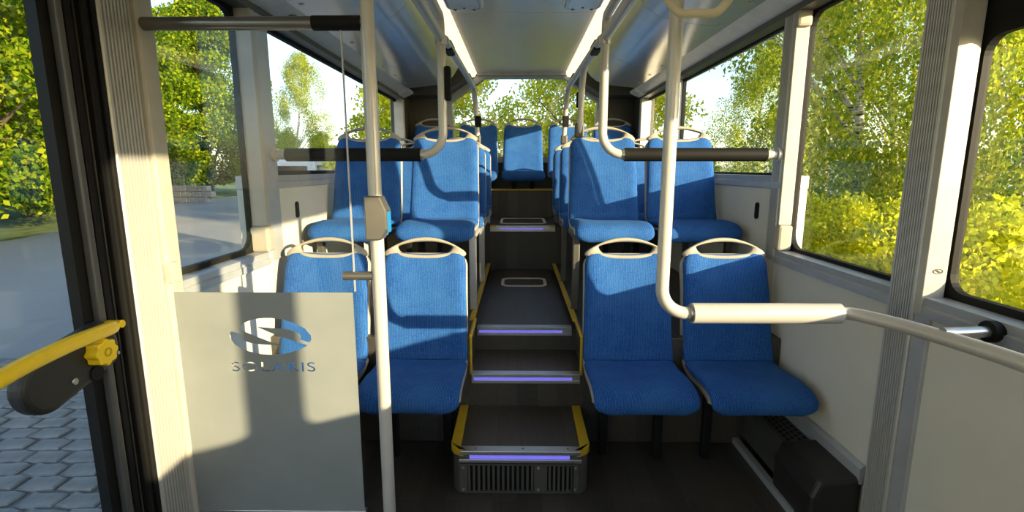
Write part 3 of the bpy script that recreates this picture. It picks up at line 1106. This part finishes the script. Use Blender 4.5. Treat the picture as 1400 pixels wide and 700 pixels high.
for sp in tcv.splines:
    if sp.type == 'BEZIER':
        pts = []
        bp = list(sp.bezier_points)
        n = len(bp)
        for i in range(n):
            a, b = bp[i], bp[(i + 1) % n]
            for k in range(6):
                u = k / 6
                q = a.co * (1 - u) ** 3 + a.handle_right * 3 * u * (1 - u) ** 2 + b.handle_left * 3 * u * u * (1 - u) + b.co * u ** 3
                pts.append((q.x, q.y))
    else:
        pts = [(p.co.x, p.co.y) for p in sp.points]
    polys.append(pts)
    xs += [p[0] for p in pts]
    ys += [p[1] for p in pts]
lx0, lz0 = film_xy(122, 612)
lx1, lz1 = film_xy(915, 526)
for pts in polys:
    poly(cu, [(lx0 + (a - min(xs)) / (max(xs) - min(xs)) * (lx1 - lx0), lz0 + (b - min(ys)) / (max(ys) - min(ys)) * (lz1 - lz0)) for a, b in pts])
bpy.data.objects.remove(to)
fo = bpy.data.objects.new('film_curve', cu)
COL.objects.link(fo)
dg = bpy.context.evaluated_depsgraph_get()
fme = bpy.data.meshes.new_from_object(fo.evaluated_get(dg))
bpy.data.objects.remove(fo)
fme.materials.clear()
fme.materials.append(M['frost'])
film = bpy.data.objects.new('frosted_film', fme)
COL.objects.link(film)
film.parent = gp
film.location = (0, film_y - 1.60, 0)
film.rotation_euler = (R(90), 0, 0)
film['label'] = 'frosted film with an oval S emblem and the word SOLARIS cut out'

# curved handrail by the ribbed pillar ------------------------
cr = empty('curved_handrail', (.44, 1.5, 0))
tag(cr, 'pale pole bending into a thick steel-sleeved rail that curves along the wall', 'handrail')
hz = .862
MB().tube(fillet([(0, 0, 2.235), (0, 0, hz), (.16, 0, hz)], .095, 12), .0195, 18).build('pole_tube', 'rail', cr, smooth=True)
MB().tube([(.095, 0, hz), (.545, 0, hz)], .0315, 22).build('thick_sleeve', 'rail', cr, smooth=True)
MB().tube([(.086, 0, hz), (.096, 0, hz)], .026, 18).build('collar', 'steel', cr, smooth=True)
MB().tube(smooth_path([Vector(p) for p in ((.545, 0, hz), (.575, -.01, hz + .002), (.605, -.075, hz + .005), (.635, -.19, hz + .010), (.660, -.45, hz + .02), (.672, -.80, hz + .02), (.675, -1.3, hz + .02))]),
          .0195, 16).build('wall_rail', 'rail', cr, smooth=True)
MB().tube([(.640, -.26, hz + .025), (XR - .44 - .012, -.26, hz + .03)], .015, 12).build('wall_bracket', 'steel', cr, smooth=True)
MB().tube([(XR - .44 - .03, -.26, hz + .03), (XR - .44 - .005, -.26, hz + .03)], .028, 16).build('bracket_foot', 'black', cr, smooth=True)

# strap handle ------------------------------------------------
st = empty('strap_handle', (.432, 1.30, 1.667))
tag(st, 'beige plastic loop strap handle hanging by the curved pole', 'strap handle')
loop = fillet([(0, 0, 0), (.045, 0, 0), (.078, 0, .035), (.055, 0, .13), (0, 0, .135), (-.055, 0, .13), (-.078, 0, .035), (-.045, 0, 0), (0, 0, 0)], .03, 6)
MB().tube(loop, .0062, 12, True, 1.7).build('loop', 'strap', st, smooth=True)
MB().box(-.064, -.012, -.004, .004, .125, .225).build('webbing', 'dark', st)
MB().tube([(-.044, -.03, RZ - 1.667), (-.044, .03, RZ - 1.667)], .026, 14).build('rail_ring', 'dark', st)

# step box in the aisle --------------------------------------
bx_ = empty('step_box', (0.012, Y1, 0))
tag(bx_, 'dark ventilated step box with yellow edges in the aisle', 'step')
W_ = .275
D_ = Y2 - Y1
def box_outline(w, d, r, n=6):
    pts = []
    for k in range(n + 1):
        a = R(180 + 90 * k / n)
        pts.append((-w + r + r * math.cos(a), r + r * math.sin(a)))
    for k in range(n + 1):
        a = R(270 + 90 * k / n)
        pts.append((w - r + r * math.cos(a), r + r * math.sin(a)))
    return pts + [(w, d), (-w, d)]
MB().prism(box_outline(W_, D_ - .004, .05), 'z', 0.0, Z1 - .015).build('body', 'darkbox', bx_, smooth=True)
MB().prism(box_outline(W_ + .006, D_ - .004, .055), 'z', Z1 - .016, Z1 - .004).build('rim', 'darkbox', bx_, smooth=True)
MB().box(-W_ + .034, W_ - .034, .03, D_ - .004, Z1 - .006, Z1).build('tread', 'tread', bx_)
for s in (-1, 1):
    pts = []
    for k in range(7):
        a = R(270 - 90 * k / 6)
        pts.append((-(W_ + .008 - .055) + .055 * math.cos(a), .055 + .055 * math.sin(a)))
    pl = [(-W_ + .034, -.001), ] + [(p[0], p[1]) for p in pts] + [(-W_ - .008, D_ - .004), (-W_ + .030, D_ - .004), (-W_ + .034, .03)]
    pl = [(s * -a, b) for a, b in pl]
    MB().prism(pl, 'z', Z1 - .022, Z1 + .006).build('edge_trim', 'yellow', bx_, bevel=.004)
MB().box(-W_ + .034, W_ - .034, -.010, .032, Z1 - .012, Z1 + .004).box(-W_ + .03, W_ - .03, -.010, .0, Z1 - .046, Z1 - .032).build('nosing', 'steel', bx_, bevel=.0015)
MB().box(-W_ + .072, W_ - .078, -.009, .0, Z1 - .029, Z1 - .018).build('glow_strip', 'led', bx_)['label'] = 'glowing violet light strip'
gr = MB().ring(rrect(-.242, .232, .012, .136, .004), rrect(-.212, .208, .018, .130, .002), 'y', -.012, -.001).build('grille_frame', 'darkbox', bx_)
MB().box(-.225, .222, -.002, .002, .016, .132).build('grille_backing', 'black', bx_)
xs_ = [-.205 + .0195 * k for k in range(14)]
MB().box(.056, .108, -.011, -.002, .014, .134).build('grille_bridge', 'darkbox', bx_)
for x in xs_ + [.118 + .018 * k for k in range(6)]:
    MB().box(x - .0045, x + .0045, -.012, -.002, .016, .132).build('slat', 'darkbox', bx_)
for x in (-.228, .072, .220):
    for z in (.026, .122):
        MB().tube([(x, -.010, z), (x, -.0155, z)], .0055, 10).build('screw', 'steel', bx_)
for x in (-.18, .01, .19):
    MB().tube([(x, .012, Z1 + .003), (x, .012, Z1 + .0055)], .004, 8).build('screw', 'dark', bx_)

# heater along the wall ---------------------------------------
ht = empty('wall_heater', (XR, 1.62, 0))
tag(ht, 'grey wall convector with slotted top under the birch-side front seats', 'heater')
MB().prism([(-.155, .05), (-.155, .185), (-.135, .205), (-.002, .205), (-.002, .05)], 'y', .26, .74).build('housing', 'heater', ht, bevel=.004)
for i in range(14):
    for j in range(4):
        yy = .29 + i * .031 + (j % 2) * .0155
        MB().box(-.118 + j * .024, -.104 + j * .024, yy, yy + .018, .2045, .2056).build('slot', 'black', ht)
MB().prism([(-.175, .0), (-.180, .15), (-.155, .215), (-.03, .225), (-.002, .225), (-.002, .0)], 'y', .0, .275)  .build('end_cover', 'cover', ht, bevel=.018, seg=3)
MB().prism([(-.022, .205), (-.022, .262), (-.012, .275), (-.002, .275), (-.002, .205)], 'y', .0, .74).build('wall_ledge', 'sill', ht)
MB().box(-.19, -.160, .10, .74, .0, .03).build('floor_rail', 'sill', ht, bevel=.003)
sk = MB().box(XR - .03, XR, YF, 1.45, 0, .06).build('baseboard_right', 'dark')
struct(sk, 'dark skirting at the foot of the birch-side wall', 'baseboard')

# ------------------------------------------------------------ outdoors
def plane(name, x0, x1, y0, y1, z, mat, label, cat='ground', th=.05):
    return struct(MB().box(x0, x1, y0, y1, z - th, z).build(name, mat), label, cat)


plane('lawn', -70, 70, -40, 110, GROUND - .04, 'grass', 'grassy ground around the parked bus')
road = MB().prism([(-10.5, -6), (2.6, -6), (2.6, 60), (-14, 60), (-17.5, 27), (-12.0, 12)], 'z', GROUND - .07, GROUND).build('asphalt_yard', 'asphalt')
struct(road, 'wide asphalt yard beside the bus, sunlit beyond the bus shadow', 'road')
lake = MB().box(20, 60, 6, 60, GROUND - .09, GROUND - .03).build('lake', 'water')
struct(lake, 'pale lake beyond the birches', 'water')
# block paving by the door
pv = empty('paving', (0, 0, GROUND))
struct(pv, 'grey block paving outside the door', 'pavement')
MB().box(-4.7, -1.5, 1.0, 4.2, -.05, .008).build('joint_bed', 'joint', pv)
st_m = []
for k in range(4):
    m = MB()
    n = 8
    top = []
    rr = random.Random(k)
    base = [(-.095, -.055), (-.03, -.062), (.04, -.055), (.095, -.05), (.098, .05), (.03, .060), (-.04, .054), (-.095, .058)]
    base = [(a + rr.uniform(-.008, .008), b + rr.uniform(-.006, .006)) for a, b in base]
    vs_ = [(a, b, 0) for a, b in base] + [(a, b, .02) for a, b in base] + [(a * .9, b * .86, .028) for a, b in base]
    fs = [(i, (i + 1) % n, n + (i + 1) % n, n + i) for i in range(n)] + [(n + i, n + (i + 1) % n, 2 * n + (i + 1) % n, 2 * n + i) for i in range(n)]
    fs.append(tuple(range(2 * n, 3 * n)))
    o = m.add(vs_, fs).build('paver', 'cobble', pv)
    st_m.append(o)
cnt = 0
for i in range(24):
    for j in range(12):
        x = -4.45 + j * .215 + (i % 2) * .107
        y = 1.12 + i * .128
        if cnt < 4:
            o = st_m[cnt]
        else:
            o = st_m[(i * 7 + j * 3) % 4].copy()
            COL.objects.link(o)
        o.location = (x, y, random.uniform(-.006, .004))
        o.rotation_euler = (random.uniform(-.03, .03), random.uniform(-.03, .03), random.choice((0, math.pi)) + random.uniform(-.05, .05))
        cnt += 1

rng = np.random.default_rng(11)


def leaf_mesh(name, centers, radii, per, size, mat, droop=0.0, squash=0.7):
    """one mesh of many small leaf blades around cluster centres"""
    C = np.repeat(np.asarray(centers, float), per, axis=0)
    Rr = np.repeat(np.asarray(radii, float), per)
    n = len(C)
    d = rng.normal(size=(n, 3))
    d /= np.linalg.norm(d, axis=1, keepdims=True)
    rad = rng.random(n) ** 0.45
    P = C + d * (rad * Rr)[:, None] * np.array([1, 1, squash])
    if droop:
        P[:, 2] -= droop * rng.random(n) ** 1.5
    a = rng.normal(size=(n, 3))
    a[:, 2] -= 0.6 + 1.2 * (droop > 0)
    a /= np.linalg.norm(a, axis=1, keepdims=True)
    b = np.cross(a, rng.normal(size=(n, 3)))
    b /= np.linalg.norm(b, axis=1, keepdims=True)
    L = size * rng.uniform(.6, 1.3, n)[:, None]
    V = np.stack([P - a * L * .5, P + b * L * .36 - a * L * .05, P + a * L * .6, P - b * L * .36 - a * L * .05], axis=1).reshape(-1, 3)
    me = bpy.data.meshes.new(name)
    me.vertices.add(4 * n)
    me.vertices.foreach_set('co', V.astype(np.float32).ravel())
    me.loops.add(4 * n)
    me.loops.foreach_set('vertex_index', np.arange(4 * n, dtype=np.int32))
    me.polygons.add(n)
    me.polygons.foreach_set('loop_start', np.arange(0, 4 * n, 4, dtype=np.int32))
    me.update(calc_edges=True)
    me.materials.append(M[mat])
    return me


def link_mesh(name, me, parent):
    o = bpy.data.objects.new(name, me)
    COL.objects.link(o)
    o.parent = parent
    return o


def make_tree(name, h, crown_r, crown_z0, nclust, per, lsize, lmat, bmat, tr=.16, lean=(0, 0), droop=0.0, seed=1, clr=0.55):
    rr = random.Random(seed)
    root = empty(name)
    top = Vector((lean[0], lean[1], h * .93))
    trunk = [Vector((0, 0, -.15)), Vector((lean[0] * .15 + rr.uniform(-.1, .1), lean[1] * .15, h * .25)), Vector((lean[0] * .45 + rr.uniform(-.15, .15), lean[1] * .5, h * .55)), top]
    tp = smooth_path(trunk, 5)
    MB().tube(tp, [tr * (1 - .85 * i / (len(tp) - 1)) for i in range(len(tp))], 10).build('trunk', bmat, root, smooth=True)
    cs, rs = [], []
    for k in range(nclust):
        f = (k + .5) / nclust
        z = crown_z0 + (h - crown_z0) * f
        prof = math.sin(math.pi * min(1, .12 + .88 * f) ** .8) ** .6
        r = crown_r * prof * math.sqrt(rr.random())
        a = rr.uniform(0, 2 * math.pi)
        c = Vector((lean[0] * z / h + r * math.cos(a), lean[1] * z / h + r * math.sin(a), z + rr.uniform(-.3, .3)))
        cs.append(c)
        rs.append(rr.uniform(.75, 1.25) * clr)
    bm_ = MB()
    order = sorted(range(nclust), key=lambda i: -(cs[i].xy.length))[:14]
    for i in order:
        c = cs[i]
        z0 = max(h * .12, c.z - c.xy.length * .6 - .3)
        f = min(.99, z0 / (h * .93))
        k = int(f * (len(tp) - 1))
        s0 = tp[k]
        mid = s0.lerp(c, .5) + Vector((0, 0, .15))
        bm_.tube(smooth_path([s0, mid, c], 4), [tr * .32 * (1 - .8 * q / 8) for q in range(9)], 6)
    bm_.build('branches', bmat, root, smooth=True)
    fo_ = link_mesh('foliage', leaf_mesh('foliage', cs, rs, per, lsize, lmat, droop), root)
    fo_['kind'] = 'stuff'
    return root


T = {
    'maple': make_tree('maple_tree', 10.5, 3.6, .7, 150, 520, .15, 'leaf_maple', 'bark', .24, seed=3, clr=.85),
    'dark': make_tree('bushy_tree', 8.5, 3.0, .3, 120, 340, .17, 'leaf_dark', 'bark', .18, seed=5, clr=.8),
    'birch': make_tree('birch_tree', 9.0, 2.1, 1.0, 150, 330, .066, 'leaf_birch', 'birch', .12, (.9, .6), .9, 8, .42),
    'birch_b': make_tree('birch_tree', 8.0, 2.3, .9, 140, 330, .068, 'leaf_birch', 'birch', .10, (-.5, .7), 1.1, 13, .45),
    'rear': make_tree('linden_tree', 8.0, 3.4, .4, 110, 420, .12, 'leaf_hedge', 'bark', .2, seed=21, clr=.8),
    'hedge': make_tree('hedge_shrub', 1.25, .75, .1, 40, 240, .06, 'leaf_hedge', 'bark', .03, seed=31, clr=.30),
}
used = set()


def plant(kind, x, y, sc, rz, label, cat, group, z=GROUND):
    if kind in used:
        t_ = copy_tree(T[kind])
    else:
        t_ = T[kind]
        used.add(kind)
    t_.location = (x, y, z)
    t_.scale = (sc, sc, sc)
    t_.rotation_euler = (0, 0, R(rz))
    tag(t_, label, cat, group)
    return t_


G1 = 'maples along the yard'
for x, y, sc, rz, lb in ((-13.0, 6.5, .9, 300, 'leafy maple opposite the door glass, first of the yard edge row'),
                     (-14.2, 12.2, .95, 0, 'leafy maple on the yard edge just past the grass strip'),
                     (-17.5, 18.0, 1.0, 80, 'leafy maple on the yard edge before the low stone wall'),
                     (-20.5, 26, 1.1, 160, 'large leafy maple standing behind the low stone wall'),
                     (-22.0, 36, 1.2, 230, 'last and tallest maple of the yard edge row')):
    plant('maple', x, y, sc, rz, lb, 'tree', G1)
L2, G2 = 'dark bushy tree in the row behind the yard maples', 'dark trees behind the maples'
for x, y, sc, rz in ((-21.8, 8.5, 1.0, 0), (-26.5, 17.0, 1.1, 200), (-30, 29, 1.15, 290), (-19.5, 1, 1.0, 20)):
    plant('dark', x, y, sc, rz, L2, 'tree', G2)
plant('birch', -13.4, 30.5, .95, 30, 'drooping pale tree against the sky behind the parked van', 'tree', None)
plant('dark', -17.5, 46, .55, 40, 'low dark tree beyond the parked van', 'tree', 'low dark trees beyond the van')
plant('dark', -23.5, 52, .60, 140, 'low dark tree beyond the parked van', 'tree', 'low dark trees beyond the van')
plant('maple', -5.0, 24.5, .66, 120, 'leafy maple filling the rearmost door-side window', 'tree', None)
plant('rear', -2.5, 14.5, .74, 0, 'bright yellow-green linden in the door-side half of the rear window', 'tree', 'lindens behind the bus')
plant('rear', 2.3, 14.0, .72, 90, 'bright yellow-green linden in the birch-side half of the rear window', 'tree', 'lindens behind the bus')
plant('birch', 6.9, 6.9, .95, 215, 'slender birch with white leaning trunk outside the black-banded side window', 'birch', None)
plant('birch_b', 6.5, 9.6, 1.05, 20, 'drooping birch filling the tall rounded side window', 'birch', None)
plant('birch_b', 11.6, 8.2, 1.0, 170, 'birch by the lake behind the white leaning trunk', 'birch', None)
plant('birch', 10.3, 14.0, 1.0, 100, 'tall birch at the rear edge of the tall rounded window', 'birch', None)
plant('birch_b', 8.7, 19.5, .80, 250, 'lone birch against pale sky in the long shallow window', 'birch', None)
plant('birch', 13.0, 23.5, .62, 40, 'small birch behind the lone one in the long shallow window', 'birch', None)
L4, G4 = 'bright yellow-green hedge shrub below the birches', 'hedge shrubs below the birches'
for k in range(8):
    plant('hedge', 3.9 + .13 * k + random.uniform(-.1, .1), 3.2 + k * 1.12, random.uniform(.82, .95), 40 * k, L4, 'shrub', G4)
L5, G5 = 'low dark bush on the far lake side', 'far lakeside bushes'
for x, y in ((14, 38), (21, 40), (28, 36), (34, 28), (38, 20)):
    plant('dark', x, y, .36, x * 30, L5, 'bush', G5)

# low stone wall by the trees
sw = empty('garden_wall', (-16.6, 24.5, GROUND))
tag(sw, 'low rough stone wall at the foot of the maples', 'stone wall')
for j in range(3):
    for i in range(6):
        x0 = -1.5 + i * .5 + (j % 2) * .2
        MB().box(x0 + .012, x0 + .488, random.uniform(-.02, .02), .4, j * .28, j * .28 + .268).build('stone', 'stone', sw, bevel=.03)

# parked van
van = empty('parked_van', (-8.6, 20.5, GROUND), R(8))
tag(van, 'white van parked on the yard behind the door-side rail', 'car')
body = [(-2.1, .35), (-2.15, .9), (-2.05, 1.15), (-1.85, 1.9), (-1.6, 1.98), (.7, 1.95), (1.35, 1.25), (2.0, 1.05), (2.15, .8), (2.1, .35)]
MB().prism([(b, z) for b, z in body], 'x', -.86, .86).build('body', 'carpaint', van, bevel=.06, seg=3)
for s in (-1, 1):
    MB().prism([(-1.6, 1.25), (-1.55, 1.78), (-.3, 1.8), (-.3, 1.25)], 'x', s * .862 - .004, s * .862 + .004).build('side_window', 'carglass', van)
    MB().prism([(-.2, 1.25), (-.2, 1.8), (.55, 1.78), (1.1, 1.25)], 'x', s * .862 - .004, s * .862 + .004).build('side_window', 'carglass', van)
    for y in (-1.35, 1.4):
        MB().tube([(s * .70, y, .33), (s * .88, y, .33)], .33, 20).build('wheel', 'black', van, bevel=.03)
    MB().box(s * .7 - .08, s * .7 + .08, -2.14, -2.05, .95, 1.35).build('tail_lamp', 'lampred', van)
MB().box(-.62, .62, -2.02, -1.94, 1.3, 1.75).build('rear_window', 'carglass', van)
